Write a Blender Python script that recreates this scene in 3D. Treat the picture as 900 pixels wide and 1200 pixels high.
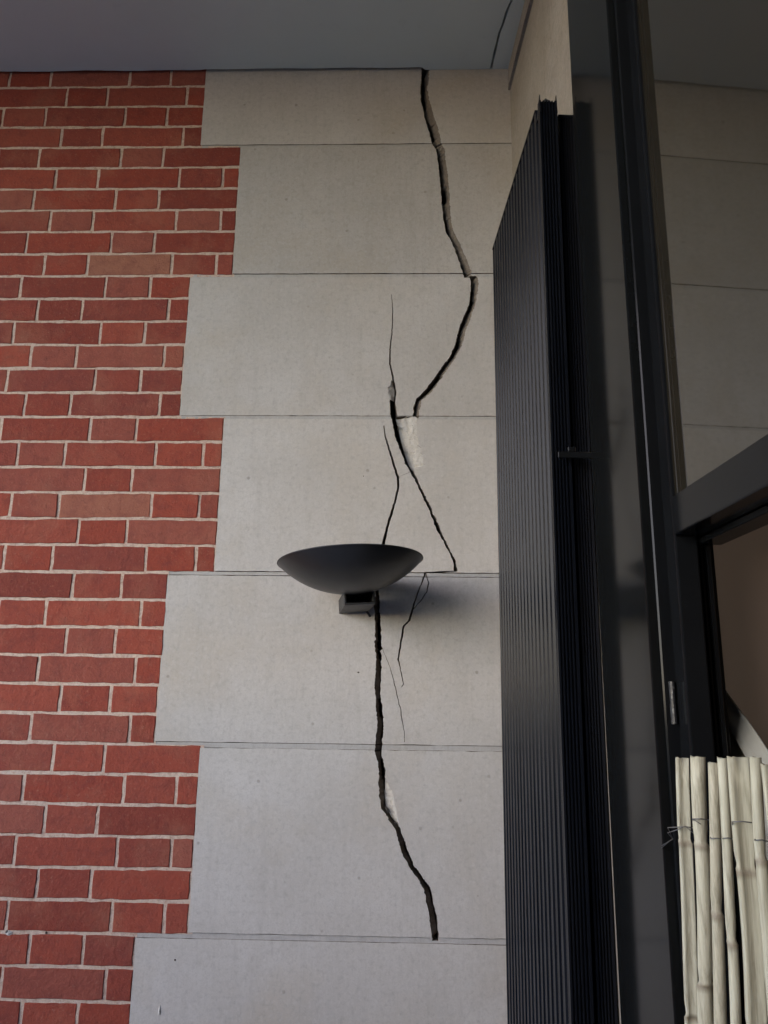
import bpy, bmesh, math, random
from mathutils import Vector, Matrix, noise
from mathutils.geometry import delaunay_2d_cdt

for o in list(bpy.data.objects):
    bpy.data.objects.remove(o)
scene = bpy.context.scene
col = scene.collection
rnd = random.Random(11)

# ------------------------------------------------------------------ camera
cd = bpy.data.cameras.new('camera')
cd.sensor_fit = 'VERTICAL'
cd.sensor_height = 36.0
cd.sensor_width = 27.0
cd.lens = 930.0 / 1200.0 * 36.0
cd.clip_start = 0.02
cd.clip_end = 500.0
cam = bpy.data.objects.new('camera', cd)
col.objects.link(cam)
_r = Vector((0.999613, 0.025029, 0.012102))
_u = Vector((-0.00577, -0.23906, 0.970988))
_f = Vector((-0.027196, 0.970682, 0.238823))
cam.matrix_world = Matrix(((_r.x, _u.x, -_f.x, 0.0), (_r.y, _u.y, -_f.y, -1.98478),
                           (_r.z, _u.z, -_f.z, 1.55), (0, 0, 0, 1)))
scene.camera = cam
scene.render.resolution_x = 768
scene.render.resolution_y = 1024

# ------------------------------------------------------------------ sky and sun
SUN_AZ = math.radians(52)      # left of the wall's normal
SUN_EL = math.radians(18)
sun_dir = Vector((-math.sin(SUN_AZ) * math.cos(SUN_EL), -math.cos(SUN_AZ) * math.cos(SUN_EL), math.sin(SUN_EL)))
world = bpy.data.worlds.new('World')
scene.world = world
world.use_nodes = True
wn = world.node_tree.nodes
wl = world.node_tree.links
sky = wn.new('ShaderNodeTexSky')
sky.sky_type = 'NISHITA'
sky.sun_disc = False
sky.sun_elevation = SUN_EL
sky.sun_rotation = math.atan2(sun_dir.x, sun_dir.y)
sky.dust_density = 0.5
sky.ozone_density = 6.0
sky.air_density = 1.0
bg = wn['Background']
bg.inputs['Strength'].default_value = 0.15
wl.new(sky.outputs['Color'], bg.inputs['Color'])
sl = bpy.data.lights.new('sun', 'SUN')
sl.energy = 0.58
sl.angle = math.radians(46)
sl.color = (1.0, 0.75, 0.52)
sun = bpy.data.objects.new('sun', sl)
col.objects.link(sun)
sun.rotation_euler = sun_dir.to_track_quat('Z', 'Y').to_euler()
sun.location = (-6, -6, 5)
scene.view_settings.view_transform = 'Standard'
scene.view_settings.look = 'None'
scene.view_settings.gamma = 1.0
scene.view_settings.exposure = 2.02
scene.view_settings.use_curve_mapping = False

# ------------------------------------------------------------------ materials
def mat(name):
    m = bpy.data.materials.new(name)
    m.use_nodes = True
    nt = m.node_tree
    return m, nt.nodes, nt.links, nt.nodes['Principled BSDF']

def mix_node(n, l, a, b, fac, blend='MIX'):
    x = n.new('ShaderNodeMix')
    x.data_type = 'RGBA'
    x.blend_type = blend
    x.clamp_factor = True
    for sock, v in ((x.inputs[6], a), (x.inputs[7], b)):
        if isinstance(v, tuple):
            sock.default_value = (*v, 1)
        else:
            l.new(v, sock)
    if isinstance(fac, (int, float)):
        x.inputs[0].default_value = fac
    else:
        l.new(fac, x.inputs[0])
    return x.outputs[2]

def noise_node(n, l, scale, detail=4, rough=0.55, vec=None, dist=0.0):
    t = n.new('ShaderNodeTexNoise')
    t.inputs['Scale'].default_value = scale
    t.inputs['Detail'].default_value = detail
    t.inputs['Roughness'].default_value = rough
    t.inputs['Distortion'].default_value = dist
    if vec is not None:
        l.new(vec, t.inputs['Vector'])
    return t.outputs['Fac']

def ramp(n, l, fac, stops):
    r = n.new('ShaderNodeValToRGB')
    e = r.color_ramp.elements
    while len(e) < len(stops):
        e.new(0.5)
    for i, (p, c) in enumerate(stops):
        e[i].position = p
        e[i].color = (c, c, c, 1) if isinstance(c, (int, float)) else (*c, 1)
    l.new(fac, r.inputs['Fac'])
    return r.outputs['Color']

def bump(n, l, bs, h, strength, dist, prev=None):
    b = n.new('ShaderNodeBump')
    b.inputs['Strength'].default_value = strength
    b.inputs['Distance'].default_value = dist
    l.new(h, b.inputs['Height'])
    if prev is not None:
        l.new(prev, b.inputs['Normal'])
    l.new(b.outputs['Normal'], bs.inputs['Normal'])
    return b.outputs['Normal']

def objvec(n, l, scale=(1, 1, 1)):
    tc = n.new('ShaderNodeTexCoord')
    mp = n.new('ShaderNodeMapping')
    mp.inputs['Scale'].default_value = scale
    l.new(tc.outputs['Object'], mp.inputs['Vector'])
    return mp.outputs['Vector']

def stone_material(name, base, dark, light, spots=True, bs_strength=0.5):
    m, n, l, b = mat(name)
    v = objvec(n, l)
    c = mix_node(n, l, dark, light, ramp(n, l, noise_node(n, l, 3.2, 6, 0.62, v), [(0.3, 0.0), (0.7, 1.0)]))
    c = mix_node(n, l, c, base, 0.35)
    c = mix_node(n, l, c, dark, ramp(n, l, noise_node(n, l, 17, 5, 0.65, v), [(0.5, 0.0), (0.78, 0.55)]))
    st_ = tuple(x * y for x, y in zip(base, (0.88, 0.81, 0.70)))
    c = mix_node(n, l, c, st_, ramp(n, l, noise_node(n, l, 2.6, 5, 0.6, v, 0.4), [(0.50, 0.0), (0.75, 0.75)]))
    # faint vertical tooling and streaks
    vs = objvec(n, l, (38, 38, 3))
    c = mix_node(n, l, c, dark, ramp(n, l, noise_node(n, l, 1.0, 4, 0.6, vs), [(0.50, 0.0), (0.80, 0.6)]))
    vt = objvec(n, l, (150, 150, 24))
    dk = tuple(x * 0.80 for x in dark)
    c = mix_node(n, l, c, dk, ramp(n, l, noise_node(n, l, 1.0, 3, 0.6, vt), [(0.55, 0.0), (0.80, 0.35)]))
    c = mix_node(n, l, c, dk, ramp(n, l, noise_node(n, l, 75, 4, 0.7, v), [(0.50, 0.0), (0.78, 0.7)]))
    # fine grain
    c = mix_node(n, l, c, dark, ramp(n, l, noise_node(n, l, 260, 3, 0.7, v), [(0.48, 0.0), (0.72, 0.7)]))
    c = mix_node(n, l, c, light, ramp(n, l, noise_node(n, l, 90, 3, 0.6, v), [(0.52, 0.0), (0.8, 0.5)]))
    info = n.new('ShaderNodeObjectInfo')
    hs = n.new('ShaderNodeHueSaturation')
    mr = n.new('ShaderNodeMapRange')
    l.new(info.outputs['Random'], mr.inputs['Value'])
    mr.inputs['To Min'].default_value = 0.91
    mr.inputs['To Max'].default_value = 1.05
    l.new(mr.outputs['Result'], hs.inputs['Value'])
    l.new(c, hs.inputs['Color'])
    c = hs.outputs['Color']
    if spots:
        # sparse dark pits
        vo = n.new('ShaderNodeTexVoronoi')
        vo.inputs['Scale'].default_value = 16
        l.new(v, vo.inputs['Vector'])
        pit = ramp(n, l, vo.outputs['Distance'], [(0.045, 1.0), (0.085, 0.0)])
        pk = ramp(n, l, vo.outputs['Color'], [(0.62, 0.0), (0.66, 1.0)])
        mm = n.new('ShaderNodeMath')
        mm.operation = 'MULTIPLY'
        l.new(pit, mm.inputs[0])
        l.new(pk, mm.inputs[1])
        m2 = n.new('ShaderNodeMath')
        m2.operation = 'MULTIPLY'
        l.new(mm.outputs[0], m2.inputs[0])
        l.new(noise_node(n, l, 60, 2, 0.5, v), m2.inputs[1])
        c = mix_node(n, l, c, (0.22, 0.19, 0.16), m2.outputs[0])
    l.new(c, b.inputs['Base Color'])
    b.inputs['Roughness'].default_value = 0.9
    b.inputs['Specular IOR Level'].default_value = 0.25
    p = bump(n, l, b, noise_node(n, l, 420, 3, 0.65, v), bs_strength, 0.0006)
    bump(n, l, b, noise_node(n, l, 28, 5, 0.6, v), 0.35, 0.0025, p)
    return m

M = {}
M['stone'] = stone_material('pale_limestone', (0.51, 0.468, 0.408), (0.425, 0.385, 0.33), (0.58, 0.54, 0.485))
M['fresh'] = stone_material('broken_limestone', (0.60, 0.555, 0.48), (0.45, 0.41, 0.345), (0.68, 0.635, 0.56), False, 1.0)
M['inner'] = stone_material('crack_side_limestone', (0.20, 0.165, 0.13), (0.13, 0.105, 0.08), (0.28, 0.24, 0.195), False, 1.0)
M['joint'] = stone_material('stone_joint_mortar', (0.49, 0.455, 0.405), (0.40, 0.37, 0.325), (0.54, 0.51, 0.465), False, 1.0)
M['plaster'] = stone_material('plaster_beige', (0.30, 0.265, 0.215), (0.21, 0.18, 0.145), (0.37, 0.33, 0.275), False, 0.6)

def brick_material():
    m, n, l, b = mat('red_brick')
    g = n.new('ShaderNodeAttribute')
    g.attribute_name = 'tone'
    v = objvec(n, l)
    base = ramp(n, l, g.outputs['Fac'], [
        (0.0, (0.200, 0.042, 0.026)), (0.2, (0.290, 0.055, 0.030)), (0.4, (0.230, 0.052, 0.034)),
        (0.6, (0.320, 0.064, 0.035)), (0.8, (0.270, 0.068, 0.043)), (0.97, (0.300, 0.085, 0.054)), (1.0, (0.33, 0.135, 0.080))])
    c = mix_node(n, l, base, (0.125, 0.032, 0.027), ramp(n, l, noise_node(n, l, 26, 5, 0.7, v), [(0.46, 0.0), (0.80, 0.65)]))
    c = mix_node(n, l, c, (0.36, 0.145, 0.085), ramp(n, l, noise_node(n, l, 7, 6, 0.65, v), [(0.50, 0.0), (0.80, 0.6)]))
    c = mix_node(n, l, c, (0.14, 0.036, 0.024), ramp(n, l, noise_node(n, l, 80, 4, 0.75, v), [(0.56, 0.0), (0.80, 0.7)]))
    c = mix_node(n, l, c, (0.40, 0.20, 0.13), ramp(n, l, noise_node(n, l, 120, 3, 0.7, v), [(0.58, 0.0), (0.82, 0.6)]))
    c = mix_node(n, l, c, (0.45, 0.28, 0.20), ramp(n, l, noise_node(n, l, 210, 3, 0.8, v, 0.5), [(0.66, 0.0), (0.78, 0.6)]))
    l.new(c, b.inputs['Base Color'])
    b.inputs['Roughness'].default_value = 0.88
    b.inputs['Specular IOR Level'].default_value = 0.3
    p = bump(n, l, b, noise_node(n, l, 190, 4, 0.7, v), 0.9, 0.0018)
    bump(n, l, b, noise_node(n, l, 48, 5, 0.65, v), 0.8, 0.0045, p)
    return m
M['brick'] = brick_material()

m, n, l, b = mat('pointing_mortar')
v = objvec(n, l)
c = mix_node(n, l, (0.56, 0.41, 0.30), (0.66, 0.52, 0.40), noise_node(n, l, 40, 5, 0.65, v))
c = mix_node(n, l, c, (0.34, 0.19, 0.135), ramp(n, l, noise_node(n, l, 85, 5, 0.75, v), [(0.46, 0.0), (0.72, 0.85)]))
c = mix_node(n, l, c, (0.33, 0.26, 0.22), ramp(n, l, noise_node(n, l, 300, 2, 0.7, v), [(0.6, 0.0), (0.8, 0.6)]))
l.new(c, b.inputs['Base Color'])
b.inputs['Roughness'].default_value = 0.95
p = bump(n, l, b, noise_node(n, l, 150, 5, 0.75, v), 1.0, 0.003)
M['mortar'] = m

m, n, l, b = mat('rubble_core')
v = objvec(n, l)
l.new(mix_node(n, l, (0.05, 0.04, 0.033), (0.14, 0.11, 0.085), noise_node(n, l, 50, 5, 0.6, v)), b.inputs['Base Color'])
b.inputs['Roughness'].default_value = 1.0
bump(n, l, b, noise_node(n, l, 80, 5, 0.7, v), 1.0, 0.006)
M['core'] = m

m, n, l, b = mat('ceiling_paint')
v = objvec(n, l)
c = mix_node(n, l, (0.50, 0.54, 0.485), (0.57, 0.61, 0.555), noise_node(n, l, 4, 6, 0.6, v))
c = mix_node(n, l, c, (0.40, 0.43, 0.39), ramp(n, l, noise_node(n, l, 22, 5, 0.65, v), [(0.6, 0.0), (0.9, 0.5)]))
l.new(c, b.inputs['Base Color'])
b.inputs['Roughness'].default_value = 0.85
bump(n, l, b, noise_node(n, l, 130, 4, 0.6, v), 0.35, 0.001)
M['ceiling'] = m

def paint(name, colr, rough, bumpy=0.0, dust=0.0, ior=1.5, spec=0.5, dustcol=(0.25, 0.24, 0.22)):
    m, n, l, b = mat(name)
    v = objvec(n, l)
    c = mix_node(n, l, colr, tuple(x * 1.5 for x in colr), noise_node(n, l, 14, 4, 0.6, v))
    if dust:
        c = mix_node(n, l, c, dustcol, ramp(n, l, noise_node(n, l, 70, 5, 0.75, v), [(0.6, 0.0), (0.95, dust)]))
    l.new(c, b.inputs['Base Color'])
    rr = n.new('ShaderNodeMapRange')
    l.new(noise_node(n, l, 25, 4, 0.6, v), rr.inputs['Value'])
    rr.inputs['To Min'].default_value = rough * 0.75
    rr.inputs['To Max'].default_value = rough * 1.25
    l.new(rr.outputs['Result'], b.inputs['Roughness'])
    b.inputs['IOR'].default_value = ior
    b.inputs['Specular IOR Level'].default_value = spec
    if bumpy:
        bump(n, l, b, noise_node(n, l, 160, 3, 0.6, v), bumpy, 0.0006)
    return m
M['gloss'] = paint('gloss_black_paint', (0.006, 0.0065, 0.007), 0.15, 0.06, 0.05, 1.5, 0.13)
M['board'] = paint('polished_black_board', (0.005, 0.0055, 0.0055), 0.11, 0.0, 0.03, 1.5, 0.22)
m, n, l, b = mat('charcoal_powder_coat')
b.inputs['Base Color'].default_value = (0.0055, 0.0065, 0.009, 1)
b.inputs['Roughness'].default_value = 0.27
b.inputs['Specular IOR Level'].default_value = 0.13
v = objvec(n, l, (30, 30, 1.2))
c = mix_node(n, l, (0.0045, 0.0055, 0.008), (0.012, 0.013, 0.016), ramp(n, l, noise_node(n, l, 1.0, 3, 0.6, v), [(0.4, 0.0), (0.8, 1.0)]))
l.new(c, b.inputs['Base Color'])
M['shutter'] = m
M['lamp'] = paint('matt_black_metal', (0.013, 0.0125, 0.012), 0.38, 0.15, 0.10)
M['lamp2'] = paint('bracket_grey_metal', (0.026, 0.025, 0.024), 0.5, 0.2, 0.3)
M['glass'] = paint('dark_window_glass', (0.016, 0.0135, 0.009), 0.03, 0.0, 0.0, 2.1)
M['brass'] = paint('worn_hinge_metal', (0.015, 0.015, 0.016), 0.25, 0.8, 0.9, 1.5, 0.6, (0.5, 0.5, 0.5))
M['wire'] = paint('galvanised_wire', (0.16, 0.155, 0.145), 0.5)
M['wire'].node_tree.nodes['Principled BSDF'].inputs['Metallic'].default_value = 0.6
m, n, l, b = mat('brown_backdrop_sheet')  # translucent, so sky from behind lights it as the room's brown
v = objvec(n, l)
b.inputs['Base Color'].default_value = (0.055, 0.034, 0.023, 1)
b.inputs['Roughness'].default_value = 0.95
tr = n.new('ShaderNodeBsdfTranslucent')
l.new(mix_node(n, l, (0.15, 0.060, 0.026), (0.18, 0.074, 0.033), noise_node(n, l, 5, 4, 0.6, v)), tr.inputs['Color'])
ms = n.new('ShaderNodeMixShader')
ms.inputs[0].default_value = 0.6
l.new(b.outputs[0], ms.inputs[1])
l.new(tr.outputs[0], ms.inputs[2])
l.new(ms.outputs[0], n['Material Output'].inputs['Surface'])
M['brown'] = m
M['opposite'] = paint('dark_render', (0.13, 0.115, 0.10), 0.9, 0.3)
M['floor'] = paint('terrace_tile', (0.38, 0.46, 0.56), 0.7, 0.2, 0.1)
M['ground'] = paint('dry_ground', (0.40, 0.26, 0.15), 0.95, 0.5, 0.3)
m, n, l, b = mat('cream_cloth')
v = objvec(n, l)
l.new(mix_node(n, l, (0.26, 0.25, 0.20), (0.33, 0.32, 0.265), noise_node(n, l, 30, 4, 0.6, v)), b.inputs['Base Color'])
b.inputs['Roughness'].default_value = 0.95
bump(n, l, b, noise_node(n, l, 900, 2, 0.5, v), 0.3, 0.0005)
M['cloth'] = m

m, n, l, b = mat('dry_reed')
v = objvec(n, l, (60, 60, 2.2))
v2 = objvec(n, l)
info = n.new('ShaderNodeObjectInfo')
c = ramp(n, l, info.outputs['Random'], [(0.0, (0.44, 0.41, 0.28)), (0.35, (0.56, 0.53, 0.38)), (0.7, (0.46, 0.41, 0.28)), (1.0, (0.56, 0.54, 0.40))])
c = mix_node(n, l, c, (0.21, 0.18, 0.115), ramp(n, l, noise_node(n, l, 4, 4, 0.65, v), [(0.46, 0.0), (0.72, 0.75)]))
c = mix_node(n, l, c, (0.66, 0.63, 0.47), ramp(n, l, noise_node(n, l, 7, 3, 0.6, v), [(0.5, 0.0), (0.8, 0.5)]))
c = mix_node(n, l, c, (0.22, 0.18, 0.13), ramp(n, l, noise_node(n, l, 70, 5, 0.75, v2), [(0.66, 0.0), (0.78, 0.6)]))
at = n.new('ShaderNodeAttribute')
at.attribute_name = 'node_mark'
c = mix_node(n, l, c, (0.20, 0.155, 0.10), at.outputs['Fac'])
l.new(c, b.inputs['Base Color'])
b.inputs['Roughness'].default_value = 0.6
bump(n, l, b, noise_node(n, l, 6, 3, 0.6, v), 0.5, 0.0008)
M['reed'] = m

# ------------------------------------------------------------------ helpers
def link(name, me, m, parent=None):
    o = bpy.data.objects.new(name, me)
    col.objects.link(o)
    for x in (m if isinstance(m, (list, tuple)) else [m]):
        me.materials.append(M[x])
    if parent is not None:
        o.parent = parent
        base = parent
        off = Vector((0, 0, 0))
        while base is not None:
            off += base.location
            base = base.parent
        o.matrix_parent_inverse = Matrix.Translation(-off)
    return o

def bm_obj(name, bm, m, parent=None, smooth=False):
    bmesh.ops.recalc_face_normals(bm, faces=bm.faces)
    me = bpy.data.meshes.new(name)
    bm.to_mesh(me)
    bm.free()
    if smooth:
        for p in me.polygons:
            p.use_smooth = True
    return link(name, me, m, parent)

def empty(name, loc, label, cat, group=None):
    o = bpy.data.objects.new(name, None)
    o.empty_display_size = 0.1
    o.location = loc
    col.objects.link(o)
    tag(o, label, cat, group)
    return o

def tag(o, label, cat, group=None):
    o['label'] = label
    o['category'] = cat
    o['kind'] = 'thing'
    if group:
        o['group'] = group

def struct(o):
    o['kind'] = 'structure'
    return o

# the side wall leaves the corner at 93.7 degrees: s runs along it towards the
# viewer, f goes into it
A_ = math.radians(-3.7072)
C0 = Vector((0.30054, 0.0, 0.0))
DS = Vector((-math.sin(A_), -math.cos(A_), 0))
DF = Vector((math.cos(A_), -math.sin(A_), 0))
def sw(s, f, z):
    return C0 + DS * s + DF * f + Vector((0, 0, z))
# the window frame stands 22 mm proud of the plaster
def swn(s, f, z):
    return sw(0.1018 + 0.9486 * s, -0.022 + 0.9486 * f, 0.0797 + 0.9486 * z)
ID = lambda x, y, z: Vector((x, y, z))

def add_box(bm, a, b, tf=ID, bev=0.0, seg=1):
    vs = [bm.verts.new(tf(x, y, z)) for x in (a[0], b[0]) for y in (a[1], b[1]) for z in (a[2], b[2])]
    fs = [bm.faces.new([vs[i] for i in q]) for q in
          ((0, 1, 3, 2), (4, 6, 7, 5), (0, 4, 5, 1), (2, 3, 7, 6), (0, 2, 6, 4), (1, 5, 7, 3))]
    if bev:
        es = list({e for f in fs for e in f.edges})
        bmesh.ops.bevel(bm, geom=es, offset=bev, segments=seg, profile=0.5, affect='EDGES')

def box(name, a, b, m, parent=None, tf=ID, bev=0.0, seg=1):
    bm = bmesh.new()
    add_box(bm, a, b, tf, bev, seg)
    return bm_obj(name, bm, m, parent)

def extrude_profile(bm, pts, z0, z1, tf, lean=0.0, zref=0.0):
    lo = [bm.verts.new(tf(s + lean * (z0 - zref), f, z0)) for s, f in pts]
    hi = [bm.verts.new(tf(s + lean * (z1 - zref), f, z1)) for s, f in pts]
    k = len(pts)
    for i in range(k):
        j = (i + 1) % k
        bm.faces.new((lo[i], lo[j], hi[j], hi[i]))
    bm.faces.new(lo[::-1])
    bm.faces.new(hi)

def tube(bm, pts, rad, seg=8, cap=True, layer=None):
    rings = []
    for i, p in enumerate(pts):
        p = Vector(p)
        t = (Vector(pts[min(i + 1, len(pts) - 1)]) - Vector(pts[max(i - 1, 0)])).normalized()
        a = t.orthogonal().normalized() if i == 0 else (rings[-1][1] - t * rings[-1][1].dot(t)).normalized()
        b_ = t.cross(a)
        r = rad[i] if isinstance(rad, (list, tuple)) else rad
        rings.append(([bm.verts.new(p + (a * math.cos(k * 2 * math.pi / seg) + b_ * math.sin(k * 2 * math.pi / seg)) * r)
                       for k in range(seg)], a))
    for i in range(len(rings) - 1):
        for k in range(seg):
            k2 = (k + 1) % seg
            bm.faces.new((rings[i][0][k], rings[i][0][k2], rings[i + 1][0][k2], rings[i + 1][0][k]))
    if cap:
        bm.faces.new(rings[0][0][::-1])
        bm.faces.new(rings[-1][0])

# ------------------------------------------------------------------ measured layout (metres on the wall)
ROWS= [[-1.2023, -1.0771, -0.8365, -0.7115, -0.6067], [-1.0207, -0.8976, -0.6586, -0.6048], [-1.2063, -1.0775, -0.8382, -0.7131, -0.6054], [-1.0226, -0.8995, -0.6604, -0.604], [-1.0804, -0.8378, -0.7137, -0.4866], [-1.0233, -0.8979, -0.6607, -0.5339, -0.4884], [-1.08, -0.841, -0.7154, -0.4884], [-1.0235, -0.9, -0.6597, -0.5316, -0.4884], [-1.0829, -0.84, -0.7163, -0.4878], [-1.024, -0.9006, -0.6615, -0.5352, -0.4878], [-1.0833, -0.8432, -0.7172, -0.606], [-1.0268, -0.902, -0.6599, -0.6051], [-1.0863, -0.8433, -0.7208, -0.6042], [-1.0293, -0.9032, -0.6608, -0.6077], [-1.0861, -0.8453, -0.7207, -0.6066], [-1.029, -0.9048, -0.6615, -0.6053], [-1.0854, -0.8436, -0.7187, -0.4852], [-1.0305, -0.9044, -0.6618, -0.5346, -0.4855], [-0.8441, -0.719, -0.4862], [-1.0319, -0.9057, -0.6611, -0.536, -0.4855], [-0.846, -0.7199, -0.4857], [-1.0321, -0.9064, -0.6636, -0.5354, -0.4864], [-0.8462, -0.7206, -0.6034], [-0.9077, -0.6651, -0.6016], [-0.8478, -0.7236, -0.6026], [-0.9105, -0.667, -0.6032], [-0.8475, -0.7226, -0.6066], [-0.9119, -0.6684, -0.6057], [-0.8492, -0.7244, -0.4917], [-0.9143, -0.6701, -0.5434, -0.4922], [-0.853, -0.7268, -0.492], [-0.9162, -0.6729, -0.5444, -0.4941], [-0.855, -0.7278, -0.4957], [-0.9166, -0.673, -0.5501, -0.4948], [-0.8568, -0.7318, -0.6152], [-0.913, -0.6739, -0.6122], [-0.8598, -0.7312, -0.612]]

WIDE= {'A': ([(0.0402, 3.4112), (0.0402, 3.4001), (0.0396, 3.3668), (0.036, 3.3227), (0.0385, 3.2863), (0.0495, 3.2285), (0.0617, 3.1784), (0.0719, 3.1394), (0.0809, 3.1218), (0.0868, 3.0799), (0.0914, 3.0314), (0.0942, 2.9971), (0.0969, 2.9495), (0.1008, 2.9024), (0.1081, 2.8524), (0.1254, 2.816), (0.1396, 2.7767), (0.1508, 2.7377), (0.158, 2.7087)], [(0.0645, 3.411), (0.0645, 3.3998), (0.0619, 3.3665), (0.0569, 3.3225), (0.0649, 3.286), (0.074, 3.2426), (0.086, 3.1995), (0.0967, 3.1498), (0.1051, 3.1216), (0.1096, 3.0797), (0.1153, 3.0312), (0.118, 2.9969), (0.1206, 2.9494), (0.1215, 2.909), (0.1259, 2.8689), (0.1373, 2.8357), (0.1544, 2.7962), (0.1684, 2.7571), (0.1834, 2.7087)]), 'B': ([(0.1708, 2.7145), (0.1775, 2.6991), (0.1748, 2.6703), (0.1759, 2.6701), (0.1707, 2.6257), (0.1548, 2.5881), (0.1419, 2.5507), (0.1313, 2.5075), (0.1169, 2.4708), (0.0943, 2.4404), (0.0718, 2.4042), (0.0494, 2.3742), (0.0271, 2.3504), (0.02, 2.3266), (0.0179, 2.296)], [(0.1927, 2.7144), (0.1976, 2.699), (0.1966, 2.6703), (0.196, 2.67), (0.1897, 2.632), (0.1748, 2.5881), (0.1629, 2.5507), (0.1511, 2.5075), (0.1338, 2.4708), (0.1139, 2.4404), (0.0913, 2.4042), (0.0661, 2.3683), (0.0411, 2.3445), (0.0355, 2.3208), (0.0328, 2.2961)]), 'D': ([(-0.0441, 2.349), (-0.0433, 2.3265), (-0.0419, 2.3029), (-0.0362, 2.2795), (-0.0303, 2.2445), (-0.0135, 2.2042), (-0.0024, 2.1699), (0.0141, 2.1415), (0.0304, 2.1077), (0.0466, 2.0743), (0.0627, 2.0355), (0.076, 2.0026), (0.0918, 1.9683), (0.0971, 1.9616), (0.1102, 1.9347), (0.1205, 1.9106), (0.1235, 1.8849)], [(-0.0302, 2.3491), (-0.0272, 2.3265), (-0.0237, 2.303), (-0.0213, 2.2795), (-0.0138, 2.2446), (-0.0054, 2.2099), (0.0085, 2.1699), (0.0195, 2.1529), (0.0331, 2.119), (0.052, 2.0799), (0.0692, 2.0411), (0.0851, 2.0027), (0.0998, 1.9684), (0.1045, 1.9617), (0.1165, 1.9347), (0.1279, 1.9106), (0.1314, 1.885)]), 'F': ([(-0.0732, 1.8957), (-0.0765, 1.8319), (-0.0768, 1.7847), (-0.0736, 1.7432), (-0.0721, 1.7124), (-0.0752, 1.7098), (-0.0716, 1.6767), (-0.071, 1.6363), (-0.0741, 1.6062), (-0.0712, 1.5764), (-0.068, 1.537), (-0.0655, 1.5028), (-0.0686, 1.4737), (-0.07, 1.464), (-0.0681, 1.44), (-0.0612, 1.4115), (-0.06, 1.3925), (-0.0603, 1.3805), (-0.0584, 1.3476), (-0.0516, 1.3151), (-0.0366, 1.2968), (-0.0217, 1.2741), (-0.0141, 1.2513), (-0.0017, 1.2152), (0.0154, 1.1885), (0.0347, 1.162), (0.0468, 1.1444), (0.0516, 1.118), (0.0587, 1.0918), (0.0644, 1.0614), (0.0653, 1.0355)], [(-0.0637, 1.8958), (-0.066, 1.832), (-0.0633, 1.7848), (-0.0606, 1.7434), (-0.0574, 1.6972), (-0.0548, 1.6916), (-0.0589, 1.687), (-0.0574, 1.6515), (-0.0579, 1.6164), (-0.0585, 1.5815), (-0.0535, 1.547), (-0.0505, 1.5127), (-0.0512, 1.4836), (-0.0534, 1.4642), (-0.0546, 1.4402), (-0.0479, 1.4164), (-0.0441, 1.3927), (-0.0439, 1.3807), (-0.0446, 1.3478), (-0.0418, 1.3199), (-0.0268, 1.2947), (-0.0095, 1.2765), (0.0005, 1.2515), (0.0104, 1.2244), (0.025, 1.1931), (0.0468, 1.1666), (0.0636, 1.1447), (0.0683, 1.1183), (0.0754, 1.0921), (0.08, 1.0617), (0.0799, 1.0358)])}

THIN= {'C': [(-0.0427, 2.6578, 0.0012), (-0.0382, 2.6071, 0.0023), (-0.0398, 2.5446, 0.0028), (-0.045, 2.4891, 0.0034), (-0.0451, 2.4524, 0.0039), (-0.0387, 2.4221, 0.0045), (-0.0316, 2.386, 0.0056), (-0.0297, 2.3621, 0.0067), (-0.0329, 2.3443, 0.0078)], 'E': [(-0.0593, 2.2736, 0.0022), (-0.0539, 2.2387, 0.0038), (-0.0409, 2.1983, 0.005), (-0.0296, 2.1583, 0.006), (-0.0201, 2.13, 0.0065), (-0.0199, 2.1019, 0.0055), (-0.0271, 2.0683, 0.0053), (-0.0365, 2.0349, 0.0064), (-0.0458, 2.0018, 0.0064), (-0.0529, 1.969, 0.0074), (-0.056, 1.9551, 0.0086), (-0.0679, 1.8931, 0.009)], 'G': [(0.0509, 1.8817, 0.0052), (0.0414, 1.854, 0.0032), (0.031, 1.8276, 0.0031), (0.0206, 1.796, 0.0037), (0.0104, 1.7596, 0.0062), (-0.0036, 1.7465, 0.0052), (-0.0075, 1.7182, 0.0046), (-0.0125, 1.6926, 0.0041), (-0.0164, 1.6631, 0.0036), (-0.0111, 1.6445, 0.0025), (-0.0059, 1.622, 0.0021), (-0.0032, 1.6045, 0.0015), (-0.0077, 1.598, 0.001)], 'L': [(0.053, 1.8791, 0.0016), (0.0587, 1.8542, 0.0027), (0.0545, 1.833, 0.0032), (0.0389, 1.8093, 0.0031), (0.0207, 1.7882, 0.0031)], 'H': [(-0.0563, 1.6921, 0.001), (-0.0405, 1.6568, 0.0013), (-0.0273, 1.6167, 0.0016), (-0.0178, 1.577, 0.0021), (-0.0099, 1.5475, 0.002), (-0.0052, 1.5182, 0.002), (0.0, 1.4939, 0.0015), (0.0007, 1.4688, 0.001)], 'K': [(-0.0141, 2.134, 0.0016), (-0.0022, 2.1403, 0.0016), (0.0102, 2.1449, 0.0022)]}

HORIZ= [(0.0493, 1.8817, 0.0026), (0.0704, 1.8824, 0.0021), (0.0914, 1.8836, 0.0037), (0.1124, 1.8849, 0.0026), (0.1293, 1.8855, 0.0026)]

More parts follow.
